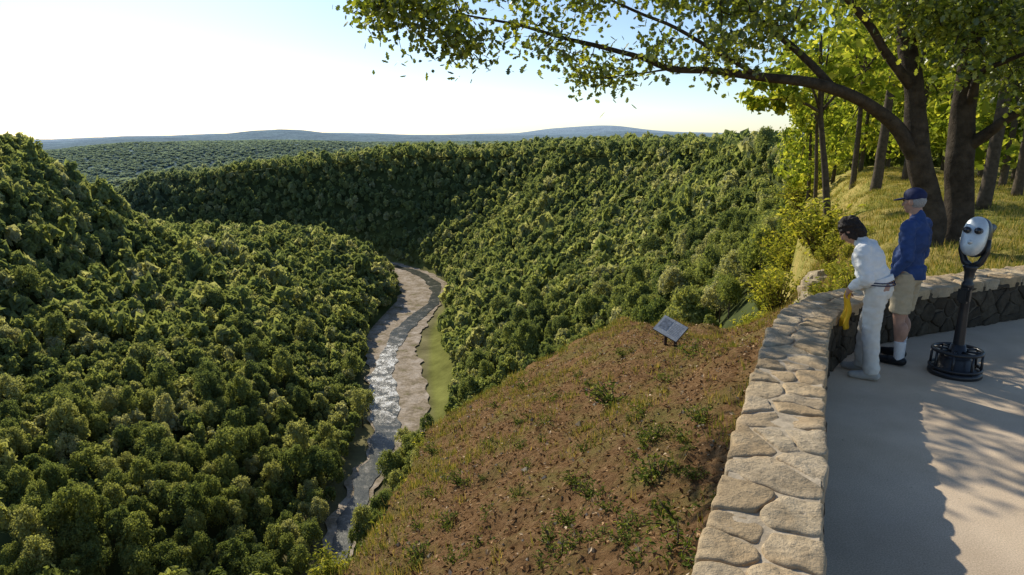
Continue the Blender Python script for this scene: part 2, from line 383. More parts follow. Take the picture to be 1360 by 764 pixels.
Z,D,L,E,ES,RD,AZ,PL=terr(X,Y,True)
lb_=np.interp(Y,[160,230,280,420],[4,6,12,20]); lr_=np.interp(Y,[160,230,280,420],[4,6.5,15,16])
keep=(D>np.where(L,lb_+7*fbm(X/30,Y/30,5),lr_+.5+np.interp(Y,[230,280,420,480],[3,26,20,5])*fbm(X/22,Y/22,6)))|(lay==2)
keep&=~((RD<150)&(ES>0)&~L)
keep&=~((ES<0)&(RD<95)&(AZ<27))
keep&=~((ES<0)&(RD<60))
X,Y,Z,D,L,RD,AZ,lay,ES=[a[keep] for a in (X,Y,Z,D,L,RD,AZ,lay,ES)]
Sz=rng.uniform(.36,.74,len(X))*np.where(rng.random(len(X))<.1,1.4,1)*np.where(lay==1,.9,1)
Sz=np.where(lay==2,1.8,Sz)
vis=los(X,Y,Z+13*Sz,5)
X,Y,Z,RD,AZ,lay,Sz,L,ES=[a[vis] for a in (X,Y,Z,RD,AZ,lay,Sz,L,ES)]
print('TREES visible',len(X))
dep=Y*cp-(Z+9-CAMZ)*sp; uu=680+F_*X/dep; vv=382-F_*((Z+9-CAMZ)*cp+Y*sp)/dep
strict=los(X,Y,Z+15*Sz,0,10.)
inf=(uu>0)&(uu<1050)&(vv<764)&(vv>-20)&strict&(lay<2)
score=np.where(inf,Sz/RD,0); order=np.argsort(-score)
ind=order[:300]; print('individuals ok',int((score[ind]>0).sum()))
NT=8; crowns=[]; 
for k in range(NT):
    Rr=rng.uniform(4.6,5.8); Hh=rng.uniform(5.2,7.4)
    V,Fq=crown(int(rng.integers(20,34)),1700,.40,Rr,Hh,9.2); crowns.append(np_mesh('crown',V,Fq)); crowns[-1].materials.append(m_tree)
tv,tf=tube([(0,0,-1.5),(.1,0,2),(0,.15,5),(.1,.1,9)],[.32,.26,.2,.08],7); trunk_me=MB().add(tv,tf).mesh('trunk',True); trunk_me.materials.append(m_bark2)
def zone_label(i):
    if L[i]:
        if vv[i]>560: return 'leafy forest tree on the nearest, lowest part of the left gorge slope','trees on the near left slope'
        if vv[i]>400: return 'leafy forest tree halfway up the left gorge slope','trees on the middle left slope'
        return 'small leafy forest tree high on the left gorge slope near its crest','trees on the upper left slope'
    if ES[i]<0: return 'leafy tree on the level rim behind the park tree trunks at right','trees on the right rim'
    return 'leafy forest tree on the right gorge wall beyond the brown knoll','trees on the right gorge wall'
for i in ind:
    lb,gp=zone_label(i)
    t=empty('forest_tree',(X[i],Y[i],Z[i]),rng.uniform(0,6.28),lb,'tree',gp); t.scale=(Sz[i],Sz[i],Sz[i]*rng.uniform(1.0,1.4))
    obj('trunk',trunk_me,None,t); obj('crown',crowns[int(rng.integers(NT))],None,t)
rest=np.setdiff1d(np.arange(len(X)),ind)
tm=[crown(18,280,.9,5.2,6.4,9.0) for _ in range(6)]; tf_=[crown(12,64,1.9,5.3,6.3,9.0) for _ in range(6)]; tc=[crown(12,60,2.1,5.5,3.2,4.0) for _ in range(4)]
VS=[];RS=[]
for i in rest:
    T=(tc if lay[i]==2 else tm if RD[i]<320 else tf_); V=T[int(rng.integers(len(T)))][0]
    a=rng.uniform(0,6.28); ca,sa=math.cos(a),math.sin(a); s=Sz[i]
    q=np.empty_like(V); q[:,0]=(V[:,0]*ca-V[:,1]*sa)*s+X[i]; q[:,1]=(V[:,0]*sa+V[:,1]*ca)*s+Y[i]; q[:,2]=V[:,2]*(s*rng.uniform(1,1.4) if lay[i]<2 else .9)+Z[i]
    VS.append(q.astype(np.float32)); RS.append(np.full(len(V),rng.random(),np.float32))
VS=np.concatenate(VS); me=np_mesh('forest',VS,np.arange(len(VS)).reshape(-1,4)); attr(me,'rnd',np.concatenate(RS))
tag(obj('forest',me,m_stuff),'dense mixed forest covering the far gorge walls and plateau','forest',kind='stuff')
print('forest quads',len(VS)//4)

# ------------------------------------------------------------------ patio
T=np.gradient(WALL,axis=0); T/=np.linalg.norm(T,axis=1)[:,None]; LN=np.stack([-T[:,1],T[:,0]],1)
mid=WALL+LN*WALLW*.4
bm=bmesh.new(); ring=[(p[0],p[1]) for p in mid[::4]]+[(mid[-1][0],mid[-1][1]),(16,-12),(0,-12)]
vs=[bm.verts.new((x,y,0)) for x,y in ring]; f=bm.faces.new(vs)
bmesh.ops.triangulate(bm,faces=bm.faces[:]); bm.normal_update()
for f in bm.faces:
    if f.normal.z<0: f.normal_flip()
me=bpy.data.meshes.new('patio'); bm.to_mesh(me); bm.free()
m_pat,nt,out=newmat('patio surface'); b=N(nt,'ShaderNodeBsdfPrincipled')
n1=noise_node(nt,1.2,8,.65); n2=noise_node(nt,120,4,.7); n3=noise_node(nt,.5,4,.5); n4=noise_node(nt,30,3,.5)
c=ramp(nt,n1.outputs['Fac'],[(.3,(.62,.475,.32)),(.7,(.80,.635,.45))]).outputs[0]
c=mixc(nt,1.,c,ramp(nt,n2.outputs['Fac'],[(.35,(.72,.72,.72)),(.65,(1.2,1.2,1.2))]).outputs[0],'MULTIPLY')
c=mixc(nt,1.,c,ramp(nt,n3.outputs['Fac'],[(.35,(.8,.8,.82)),(.65,(1.1,1.08,1.05))]).outputs[0],'MULTIPLY')
c=mixc(nt,ramp(nt,n4.outputs['Fac'],[(.70,(0,0,0)),(.74,(.6,.6,.6))]).outputs[0],c,(.2,.14,.08))
nt.links.new(c,b.inputs['Base Color']); b.inputs['Roughness'].default_value=.9; b.inputs['Specular IOR Level'].default_value=.08
bp=N(nt,'ShaderNodeBump'); bp.inputs['Strength'].default_value=.5; bp.inputs['Distance'].default_value=.006; nt.links.new(n2.outputs['Fac'],bp.inputs['Height']); nt.links.new(bp.outputs[0],b.inputs['Normal'])
nt.links.new(b.outputs[0],out.inputs[0])
tag(obj('patio',me,m_pat),kind='structure')

# ------------------------------------------------------------------ stone wall
seg=np.linalg.norm(np.diff(WALL,axis=0),axis=1); S=np.concatenate([[0],np.cumsum(seg)]); LEN=S[-1]
def wp(s,w):
    x=np.interp(s,S,WALL[:,0]);y=np.interp(s,S,WALL[:,1]);nx=np.interp(s,S,LN[:,0]);ny=np.interp(s,S,LN[:,1])
    return np.array([x+nx*w,y+ny*w]),np.array([nx,ny])
def clip(poly,mx,my,nx,ny):
    out=[]
    for i in range(len(poly)):
        a=poly[i];b=poly[(i+1)%len(poly)]
        da=(a[0]-mx)*nx+(a[1]-my)*ny; db=(b[0]-mx)*nx+(b[1]-my)*ny
        if da<=0: out.append(a)
        if da*db<0:
            t=da/(da-db); out.append((a[0]+(b[0]-a[0])*t,a[1]+(b[1]-a[1])*t))
    return out
def cells(pts,s0,s1,w0,w1):
    pts=np.array(pts); res=[]
    for i,(a,b) in enumerate(pts):
        poly=[(max(s0,a-.8),w0),(min(s1,a+.8),w0),(min(s1,a+.8),w1),(max(s0,a-.8),w1)]
        for j in np.where(np.abs(pts[:,0]-a)<1.4)[0]:
            if j==i: continue
            dx,dy=pts[j]-pts[i]; l=math.hypot(dx,dy)
            poly=clip(poly,(a+pts[j][0])/2,(b+pts[j][1])/2,dx/l,dy/l)
            if len(poly)<3: break
        if len(poly)>=3: res.append(poly)
    return res
def roundp(poly,gap,it=2,cut=.2,jit=.02):
    p=np.array(poly); c=np.mean(p,axis=0)
    r=np.mean(np.linalg.norm(p-c,axis=1)); p=c+(p-c)*max(.6,1-gap/r)
    o=[]
    for i in range(len(p)):
        a=p[i];b=p[(i+1)%len(p)]; o.append(a); l=np.linalg.norm(b-a)
        m=int(l/.07)
        for k in range(1,m): o.append(a+(b-a)*k/m+rng.normal(size=2)*jit*.5)
    p=np.array(o)
    for _ in range(it):
        o=[]
        for i in range(len(p)):
            a=p[i];b=p[(i+1)%len(p)]; o+= [a*(1-cut)+b*cut,a*cut+b*(1-cut)]
        p=np.array(o)
    return p,c
wall=empty('stone_wall',(*wp(3,0)[0],0),0,'low stone wall with flat irregular capstones curving along the edge of the patio','wall')
wl=np.array(wall.location)
ss_=np.linspace(0,LEN,400); mt=WALLH-.009
def core(name,prof,mat):
    V=[]
    for s in ss_:
        for w,z in prof:
            p,_=wp(s,w); V.append((p[0]-wl[0],p[1]-wl[1],z+(.007*mnoise.noise(Vector((s*11,w*11,0))) if z>.52 else 0)))
    Fq=[]; K_=len(prof)
    for i in range(len(ss_)-1):
        for k in range(K_-1): Fq.append((i*K_+k,i*K_+k+1,(i+1)*K_+k+1,(i+1)*K_+k))
    MB().add(V,Fq).build(name,mat,wall)
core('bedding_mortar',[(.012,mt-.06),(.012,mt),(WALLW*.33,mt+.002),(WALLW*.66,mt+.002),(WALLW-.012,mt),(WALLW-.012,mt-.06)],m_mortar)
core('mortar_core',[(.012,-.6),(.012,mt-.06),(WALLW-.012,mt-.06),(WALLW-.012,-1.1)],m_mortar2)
pts=[]; s=.1
while s<LEN:
    k=rng.random()
    if k<.07: pts.append((s+.2,WALLW*rng.uniform(.42,.58))); s+=rng.uniform(.36,.48); continue
    st=rng.uniform(.22,.38); sp_=rng.uniform(.34,.66)*WALLW
    pts.append((s+rng.uniform(-.07,.07),sp_*.5)); pts.append((s+rng.uniform(.02,.24),sp_+(WALLW-sp_)*.5+.02))
    if rng.random()<.45: pts.append((s+st*.6+rng.uniform(-.05,.05),WALLW*rng.uniform(.2,.8)))
    s+=st
mb=MB()
def add_stone(mb,poly,mapf,h,dome,tilt,gap=.011,b0=-.06,rough=.016):
    p,c=roundp(poly,gap); n=len(p)
    if n<6: return
    rr=np.mean(np.linalg.norm(p-c,axis=1)); k1=1-.005/rr; k2=1-.016/rr
    lay_=[(1.0,b0),(1.0,h-.013),(k1,h-.005),(k2,h),(.75,h+dome*.6),(.4,h+dome)]
    V=[]
    for k,(sc_,z) in enumerate(lay_):
        for q in p:
            w=c+(q-c)*sc_
            zz=z+(0 if k<1 else tilt[0]*(q[0]-c[0])+tilt[1]*(q[1]-c[1])+rough*mnoise.noise(Vector((w[0]*8,w[1]*8,h*50)))+rough*.5*mnoise.noise(Vector((w[0]*23,w[1]*23,h*50))))
            V.append(mapf(w[0],w[1],zz))
    V.append(mapf(c[0],c[1],h+dome*1.1))
    Fq=[]
    for k in range(len(lay_)-1):
        for j in range(n): Fq.append((k*n+j,k*n+(j+1)%n,(k+1)*n+(j+1)%n,(k+1)*n+j))
    b=(len(lay_)-1)*n
    for j in range(n): Fq.append((b+j,b+(j+1)%n,len(V)-1))
    mb.add(V,Fq)
def map_top(s,w,z):
    p,_=wp(s,w); return (p[0]-wl[0],p[1]-wl[1],WALLH-.05+z)
for poly in cells(pts,0,LEN,-.02,WALLW+.03):
    add_stone(mb,poly,map_top,rng.uniform(.049,.062),.002,rng.normal(size=2)*.03,rng.uniform(.009,.02))
mb.build('coping',m_stone,wall,True)
def face_pts(z0,z1):
    P=[]; z=z0
    while z<z1-.03:
        h=rng.uniform(.08,.15); s=rng.uniform(0,.3)
        while s<LEN:
            l=rng.uniform(.14,.5); P.append((s+l/2,z+h/2+rng.uniform(-.03,.03))); s+=l
        z+=h
    return P
mb=MB()
def map_in(s,z,o):
    p,n=wp(s,.012-o*.8); return (p[0]-wl[0],p[1]-wl[1],z)
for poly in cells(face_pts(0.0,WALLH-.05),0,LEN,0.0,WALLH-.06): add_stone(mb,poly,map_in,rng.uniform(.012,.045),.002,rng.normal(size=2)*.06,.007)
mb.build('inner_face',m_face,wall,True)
mb=MB()
def map_out(s,z,o):
    p,n=wp(s,WALLW-.012+o*.8); return (p[0]-wl[0],p[1]-wl[1],z)
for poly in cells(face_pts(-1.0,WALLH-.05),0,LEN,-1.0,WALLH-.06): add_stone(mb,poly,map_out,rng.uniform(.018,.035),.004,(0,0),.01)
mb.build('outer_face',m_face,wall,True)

# ------------------------------------------------------------------ small plants on the slope
def tz(x,y): return float(terr(np.array([x]),np.array([y]))[0])
def blades(P,n,h,spread,w):
    B=np.repeat(P,n,0); m=len(B); a=rng.uniform(0,6.28,m); r=spread*np.sqrt(rng.random(m)); hh=h*rng.uniform(.5,1.2,m)
    B=B+np.column_stack([r*np.cos(a),r*np.sin(a),np.zeros(m)])
    lean=rng.uniform(.1,.75,m)*hh; tip=B+np.column_stack([lean*np.cos(a+rng.normal(0,.5,m)),lean*np.sin(a+rng.normal(0,.5,m)),hh])
    t=np.column_stack([-np.sin(a),np.cos(a),np.zeros(m)])*w
    return np.stack([B-t,B+t,tip],1).reshape(-1,3)
Xs=rng.uniform(-6,12,80000);Ys=rng.uniform(1.5,32,80000)
zz,dd,ll,ee,es_,rr,aa,pl_=terr(Xs,Ys,True)
wd,wsg=polydist(Xs,Ys,WALLC); outside=(wsg>0)&(wd>WALLW+.05)
kn=outside&((pl_>-1)|(Xs/Ys<.45))&((es_<0)|(ee<1.2))&(Ys<19)
gn=fbm(Xs*.75,Ys*.75,91); edge=np.clip(1-np.where(es_<0,ee,0)/1.4,0,1)
pk=kn&(rng.random(len(Xs))<np.clip((gn-.53)*6,0,1)*.42+.028+edge*.35)
P1=np.column_stack([Xs,Ys,zz-.02])[pk]
Xt=rng.uniform(4,24,26000);Yt=8+36*rng.random(26000)**1.3
zt_,_,_,et_,est_,_,_,plt_=terr(Xt,Yt,True); wdt_,wst_=polydist(Xt,Yt,WALLC)
pt=(wst_>0)&(wdt_>WALLW+.05)&(est_<0)&(Xt/Yt>.44)&(plt_<.5)
P2=np.column_stack([Xt,Yt,zt_-.02])[pt]
GV=np.concatenate([blades(P1,14,.11,.1,.006),blades(P2,10,.13,.2,.008)])
tag(obj('grass',np_mesh('grass',GV,np.arange(len(GV)).reshape(-1,3)),m_grass),'sparse green and straw coloured grass on the knoll and turf','grass',kind='stuff')
lk=kn&(rng.random(len(Xs))<.85); P3=np.column_stack([Xs,Ys,zz+.01])[lk]; n=len(P3); P3=np.repeat(P3,2,0)+np.column_stack([rng.normal(0,.15,(2*n,2)),rng.uniform(0,.015,2*n)])
P3[:,2]=terr(P3[:,0],P3[:,1])+rng.uniform(.005,.025,2*n)
Nn=np.array([0,0,1.])+.7*unit(2*n); Nn/=np.linalg.norm(Nn,axis=1)[:,None]
V,Fq=rhomb(P3,Nn,rng.uniform(.010,.038,2*n),.5)
tag(obj('leaf_litter',np_mesh('leaf_litter',V,Fq),m_litter),'dry brown leaf litter strewn over the bare knoll','litter',kind='stuff')
pk=kn&(rng.random(len(Xs))<.06); Pp=np.column_stack([Xs,Ys,zz])[pk]; m=len(Pp)
oc=np.array([(1,0,0),(0,1,0),(-1,0,0),(0,-1,0),(0,0,.8),(0,0,-.6)]); of=np.array([(0,1,4),(1,2,4),(2,3,4),(3,0,4),(1,0,5),(2,1,5),(3,2,5),(0,3,5)])
sz=rng.gamma(2,.008,m)+.008
V=(oc[None]*rng.uniform(.6,1.3,(m,6,1))*sz[:,None,None]+Pp[:,None]).reshape(-1,3); Fq=(of[None]+6*np.arange(m)[:,None,None]).reshape(-1,3)
m_peb=foliage('pebble',[(0,(.22,.17,.12)),(1,(.45,.37,.27))],'island',0,.2)
tag(obj('pebbles',np_mesh('pebbles',V,Fq),m_peb),'small stones scattered on the bare soil of the knoll','stones',kind='stuff')

def plant_mesh(h,r,nst,leaf,nl):
    sb=MB(); P=[];Nn=[]
    for i in range(nst):
        a=rng.uniform(0,6.28); rr_=r*math.sqrt(rng.random()); top=np.array([rr_*math.cos(a),rr_*math.sin(a),h*rng.uniform(.55,1.05)*(1-.4*rr_/r)])
        b=np.array([top[0]*.15,top[1]*.15,-.05]); md=(b+top)/2+np.array([0,0,h*.12])
        pts=catmull([b,md,top],h/5); sb.add(*tube(pts,np.linspace(.006+.008*h,.003,len(pts)),4))
        for k in range(nl):
            t=rng.uniform(.3,1.05); q=pts[min(len(pts)-1,int(t*(len(pts)-1)))]+rng.normal(size=3)*leaf*1.3
            P.append(q); nn=np.array([0,0,.8])+rng.normal(size=3)*.5; Nn.append(nn/np.linalg.norm(nn))
    P=np.array(P);P[:,2]=np.maximum(P[:,2],.01); V,Fq=rhomb(P,np.array(Nn),leaf*rng.uniform(.6,1.3,len(P)),.5)
    return sb.mesh('stem',True),np_mesh('leaves',V,Fq)
weeds=[plant_mesh(.20,.28,10,.024,18),plant_mesh(.24,.36,13,.025,20),plant_mesh(.14,.32,11,.024,16)]
for a,b in weeds: a.materials.append(m_bark2); b.materials.append(m_weed)
def put(kind_me,name,x,y,s,label,cat,group):
    t=empty(name,(x,y,tz(x,y)-.02),rng.uniform(0,6.28),label,cat,group); t.scale=(s,)*3
    obj('stem',kind_me[0],None,t); obj('leaves',kind_me[1],None,t); return t
def ground_hit(u,v):
    d=ray(u,v); t=np.linspace(2,60,1500); p=d[None]*t[:,None]; z=CAMZ+p[:,2]; h=terr(p[:,0],p[:,1]); i=np.where(z<h)[0]
    return p[i[0],:2] if len(i) else None
WD=[(700,515,1.25),(818,535,1.5),(885,505,.9),(912,585,.9),(870,640,1.0),(905,690,1.1),(735,720,.8),(760,690,.7),(645,725,.8),(690,660,.7),(830,470,.8),(922,470,1.4),(780,600,.7),(615,640,.8),(655,590,.8),(900,735,.9),(560,745,.8),(725,560,.7),(860,590,.7),(600,700,.7),(840,715,.8),(745,745,.8),(580,600,.8),(660,540,.8),(770,500,.7),(935,560,.8),(855,555,.6),(700,620,.6),(790,660,.7),(650,680,.6)]
WD+=[(float(rng.uniform(560,930)),float(rng.uniform(500,755)),float(rng.uniform(.35,.75))) for _ in range(44)]
for k,(u,v,s) in enumerate(WD):
    p=ground_hit(u,v)
    if p is not None and polydist(np.array([p[0]]),np.array([p[1]]),WALLC)[0][0]>.75: put(weeds[k%3],'weed',p[0],p[1],s,'small leafy green weed growing on the bare brown knoll','weed','weeds on the knoll')
shr=[plant_mesh(1.0,.6,24,.05,40),plant_mesh(1.0,.75,28,.045,42),plant_mesh(1.0,.5,20,.055,36)]
for a,b in shr: a.materials.append(m_bark2); b.materials.append(m_shrub)
k=0
for (x,y,s) in [(-2.0,6.4,.45),(-2.0,7.2,.55),(-1.95,8.2,.65),(-1.9,9.3,.75),(-1.9,10.4,.65),(-1.95,11.6,.8),(-1.95,12.8,.75),(-1.9,14.0,.7),(-1.3,15.2,.5),(-.6,16.0,.45),(.5,17.1,.4),(-2.3,8.8,1.0),(-2.3,10.8,1.0),(-2.2,13.3,.95),(-2.2,7.6,.8),(-2.3,12.2,1.0)]:
    put(shr[k%3],'edge_shrub',x,y,s,'low leafy shrub on the left edge of the brown knoll above the gorge','shrub','shrubs along the knoll edge'); k+=1
for i in range(18):
    y=9.6+i*.5+rng.uniform(-.2,.2); x=y*rng.uniform(.45,.53)
    put(shr[k%3],'bank_shrub',x,y,rng.uniform(.35,.75),'small leafy shrub on the short bank just behind the wall corner','shrub','shrubs on the bank behind the wall corner'); k+=1
RL=catmull(RIM[8:14],.5)
for i in range(64):
    t=rng.random()**1.6; p=RL[int(t*(len(RL)-1))]; dist_=np.hypot(*p)
    off=rng.uniform(-.3,2.4)*(1+dist_/40); q=p+np.array([-.9,.43])*off
    s=rng.uniform(1.1,2.0)*(1+dist_/60)
    put(shr[k%3],'rim_shrub',q[0],q[1],s,'sunlit yellow green shrub on the rim right of the knoll','shrub','sunlit shrubs on the rim'); k+=1
def rock(x,y,z,s,label):
    bm=bmesh.new(); bmesh.ops.create_icosphere(bm,subdivisions=4,radius=1)
    sd=Vector((x*3,y*2,z))
    for v in bm.verts:
        p=v.co.copy(); f=1+.35*mnoise.noise(p*1.1+sd)+.18*mnoise.noise(p*2.6+sd); q=p*f
        q.x=round(q.x*3.2)/3.2*.45+q.x*.55; q.z=round(q.z*3.5)/3.5*.6+q.z*.4; v.co=Vector((q.x*s[0],q.y*s[1],q.z*s[2]))
    me=bpy.data.meshes.new('cliff_rock'); bm.to_mesh(me); bm.free()
    o=obj('cliff_rock',me,m_rock); o.location=(x,y,z); tag(o,label,'rock')
for (xx,yy,s,lb) in [(6.1,13.0,(.32,.42,.32),'pale cliff rock nearest the wall on the short bank'),(6.6,14.0,(.32,.45,.36),'pale squarish cliff rock in the middle of the short bank'),(7.1,15.1,(.36,.45,.34),'pale cliff rock farthest back on the short bank')]:
    rock(xx,yy,tz(xx,yy)-.08,s,lb)

# ------------------------------------------------------------------ oak trees
class Oak:
    def __init__(s): s.nodes=[]; s.tubes=[]
    def limb(s,pts,r0,r1,n=10,step=.18,pw=.8):
        P=catmull(pts,step); P=P+np.array([[.05*mnoise.noise(Vector(p*1.3)),.05*mnoise.noise(Vector(p*1.3+7)),.04*mnoise.noise(Vector(p*1.3+3))] for p in P])
        P[0]=pts[0]; t=np.linspace(0,1,len(P)); s.tubes.append((P,r0+(r1-r0)*t**pw,n)); s.nodes+= [p for p in P]
        return P
oakA,oakB=Oak(),Oak()
def pp(L): return [PY(u,v,y) for u,v,y in L]
baseA=np.array([7.45,11.85,0]); baseB=np.array([8.2,12.4,0])
baseA[2]=tz(*baseA[:2])-.25; baseB[2]=tz(*baseB[:2])-.25
oakA.limb([baseA]+pp([(1234,280,12),(1222,215,12),(1216,170,12),(1214,110,12),(1200,30,12.2),(1180,-80,12.4),(1170,-260,12.8)]),.27,.045,14)
oakA.limb(pp([(1221,212,12),(1185,165,11.9),(1140,132,11.7),(1080,110,11.5),(1010,102,11.4),(950,92,11.3),(890,92,11.2),(840,72,11.1),(770,55,11.1),(690,35,11.1),(610,18,11)]),.15,.012,10,pw=.65)
oakA.limb(pp([(1010,102,11.4),(940,60,11),(870,25,10.7),(790,-5,10.5),(700,-25,10.6)]),.045,.01,7)
oakA.limb(pp([(1110,120,11.6),(1050,60,12),(980,0,12.5),(900,-90,12.9),(800,-150,13)]),.07,.02,8)
oakA.limb(pp([(1215,120,12),(1150,30,11.5),(1070,-80,11.2),(960,-200,11)]),.09,.02,8)
oakA.limb(pp([(890,92,11.2),(840,100,10.9),(790,104,10.8)]),.022,.006,6)
oakA.limb(pp([(1205,50,12.1),(1260,-60,11.6),(1300,-200,11)]),.09,.02,8)
oakB.limb([baseB]+pp([(1272,270,12.5),(1276,190,12.5),(1283,110,12.5),(1296,30,12.4),(1310,-60,12.3),(1320,-230,12.2)]),.31,.055,14)
oakB.limb(pp([(1278,200,12.5),(1310,178,12.2),(1350,150,11.8),(1420,120,11.2)]),.13,.04,9)
oakB.limb(pp([(1284,150,12.5),(1300,100,12),(1325,85,11.6),(1370,70,11)]),.075,.03,8)
oakB.limb(pp([(1292,60,12.4),(1240,0,13),(1190,-90,13.5)]),.09,.02,8)
oakB.limb(pp([(1300,20,12.4),(1350,-70,11.6),(1400,-200,11)]),.09,.02,8)
LEu=[485,540,600,650,700,745,790,835,870,930,1000,1060,1120,1180,1260,1320,1450]; LEv=[14,40,66,58,50,75,108,100,78,74,76,76,78,84,98,130,180]
cl=[]
def samp(n,vmin,vmax_off,u0,u1,gap,bias=1.):
    k=0; tries=0
    while k<n and tries<n*40:
        tries+=1
        u=u0+(u1-u0)*rng.random()**(1/bias); low=np.interp(u,LEu,LEv)+vmax_off; top=vmin if not callable(vmin) else vmin(u)
        if top>=low: continue
        v=rng.uniform(top,low)
        th=gap*np.clip((1350-u)/450,.85,1)
        if fbm(np.array([u/60.]),np.array([v/36.]),77,2)[0]<th: continue
        y=11.3+rng.normal()*.75 if u<1100 else rng.uniform(10.8,13.6)
        cl.append((PY(u,v,y),u)); k+=1
samp(480,-25,0,485,1420,.52,1.1)
samp(90,-25,-40,900,1420,.46,1.1)
samp(180,lambda u:float(np.interp(u,[485,620,750,1000,1450],[-30,-70,-200,-330,-380])),-120,600,1450,.48,1.2)
for (uc,vc,du,dv,nn) in [(798,98,36,12,16),(735,60,26,14,8),(615,55,40,14,13),(560,30,40,14,9),(960,80,70,14,10),(870,70,40,14,8),(690,38,40,14,8)]:
    for _ in range(nn): u=uc+rng.normal()*du*.6; cl.append((PY(u,vc+rng.normal()*dv*.6,11.1+rng.normal()*.4),u))
LEAFO=[(0,0),(.12,.10),(.30,.24),(.40,.13),(.58,.33),(.68,.17),(.84,.2),(1,0)]
lt=[]; 
for x,w in LEAFO: lt.append((x,0,0)); lt.append((x,w,-.25*w+.0)); lt.append((x,-w,-.25*w))
lt=np.array(lt,float); lt[:,2]+= -.18*lt[:,0]**2
lq=[]
for i in range(len(LEAFO)-1):
    a,b=3*i,3*(i+1); lq+= [(a,b,b+1,a+1),(a,a+2,b+2,b)]
lq=np.array(lq); nlv=len(lt)
def leaves_at(C,n,spread,size):
    m=len(C)*n; B=np.repeat(C,n,0)+rng.normal(size=(m,3))*spread
    X_=rng.normal(size=(m,3))+np.array([0,0,-.35]); X_/=np.linalg.norm(X_,axis=1)[:,None]
    up=np.array([0,0,1.])+.6*rng.normal(size=(m,3)); Y_=np.cross(up,X_); Y_/=np.linalg.norm(Y_,axis=1)[:,None]; Z_=np.cross(X_,Y_)
    s=size*rng.uniform(.7,1.25,(m,1,1))
    V=B[:,None]+s*(lt[None,:,0:1]*X_[:,None]+lt[None,:,1:2]*Y_[:,None]*1.25+lt[None,:,2:3]*Z_[:,None])
    Fq=lq[None]+(np.arange(m)*nlv)[:,None,None]
    return V.reshape(-1,3),Fq.reshape(-1,4)
for ok,base,lab in ((oakA,baseA,'big oak with a long limb reaching left over the gorge'),(oakB,baseB,'thick straight oak trunk just right of the long limbed oak, behind the viewer')):
    mine=[c for c,u in cl if (u<1215 or rng.random()<.35)==(ok is oakA)]
    mine=np.array(mine); nd=np.array(ok.nodes); dist=np.array([np.min(np.linalg.norm(nd[8:]-c,axis=1)) for c in mine]); od=np.argsort(dist)
    arr=np.array(list(nd[14:]))
    for i in od:
        c=mine[i]; dv=np.linalg.norm(arr-c,axis=1); j=int(np.argmin(dv)); a=arr[j]; l=dv[j]
        if l<.08: continue
        m1=a+(c-a)*.4+rng.normal(size=3)*l*.1+np.array([0,0,.06*l]); P=catmull([a,m1,c],max(.12,l/5))
        rr_=min(.03,.005+.012*l); ok.tubes.append((P,np.linspace(rr_,.004,len(P)),5)); arr=np.vstack([arr,P[1:]])
    t=empty('oak_tree',tuple(base),0,lab,'tree'); mb=MB()
    for P,rd,n in ok.tubes:
        P=np.array(P)-base; mb.add(*tube(P,rd,n,True,.25 if n>=10 else 0))
    mb.build('trunk',m_bark,t,True)
    V,Fq=leaves_at(mine-base,22,.18,.112); obj('crown',np_mesh('crown',V,Fq),m_oak,t)

# background park trees
def park_tree(base,pts,r0,crowns_,label,nl,ls,group=None):
    base=np.array(base,float); t=empty('park_tree',tuple(base),0,label,'tree',group); mb=MB()
    P=catmull(pts,.4); mb.add(*tube(P,np.linspace(r0,r0*.35,len(P)),9,True,.15))
    VV=[]
    for (cx,cy,cz,Rr,Hh) in crowns_:
        st=P[int(len(P)*.62)]; md=(st+np.array([cx,cy,cz]))/2+np.array([0,0,.2]); Q=catmull([st,md,(cx,cy,cz)],.4); mb.add(*tube(Q,np.linspace(r0*.4,.02,len(Q)),6))
        V,Fq=crown(16,nl,ls,Rr,Hh,0,-.8); VV.append(V+np.array([cx,cy,cz]))
    mb.build('trunk',m_bark2,t,True); V=np.concatenate(VV); obj('crown',np_mesh('crown',V,np.arange(len(V)).reshape(-1,4)),m_bg,t)
def pk_(u,y,r,hgt,lean,label,cr,nl=560,ls=.11,group=None):
    x=PY(u,250,y)[0]; z=tz(x,y)-.15
    park_tree((x,y,z),[(0,0,0),(lean*.3,0,hgt*.3),(lean*.7,.1,hgt*.65),(lean,0,hgt)],r,cr,label,nl,ls,group)
pk_(1108,21.5,.13,6.5,-.9,'slender leaning park tree nearest the rim, left of the oaks',[(-1.2,.2,5.2,1.5,1.0),(-.4,.5,6.4,2.2,1.5),(-2.3,0,4.6,1.1,.6),(.9,.3,5.6,1.5,1.1)],430)
pk_(1163,26,.2,8.5,.3,'straight park tree with bare trunk behind and right of the slender leaning one',[(-1.5,.5,7.2,2.4,1.6),(1.2,.2,7.4,2.4,1.7),(-.5,1,5.8,1.8,1.0)],450)
pk_(1132,33,.15,9,0,'thin park tree far back between two nearer trunks',[(-1.5,.5,8,2.8,2),(1.5,.2,7.6,2.6,2),(.3,1,5.4,1.8,1.2)])
pk_(1200,31,.14,9,.2,'distant park tree just left of the oak trunk',[(-1,.5,7,2.6,1.8),(1.8,.2,7.4,2.6,2),(1,1,5,2,1.2)])
pk_(1310,17.5,.17,8,.25,'park tree right of the oaks with a plain grey trunk',[(-1.2,.5,6.6,2,1.4),(1.6,.2,6.2,2.2,1.5)])
pk_(1352,22,.16,8,.1,'park tree at the right end of the turf',[(-1.2,.5,5.8,2.2,1.6),(1.6,.2,5.2,2.4,1.8)])
pk_(1086,36,.12,8,-.5,'thin leaning park tree at the rim behind the slender one',[(-1.2,.5,7.2,2.2,1.5),(.8,.2,7.8,2.2,1.6),(-.5,.5,5.4,1.4,.9)])
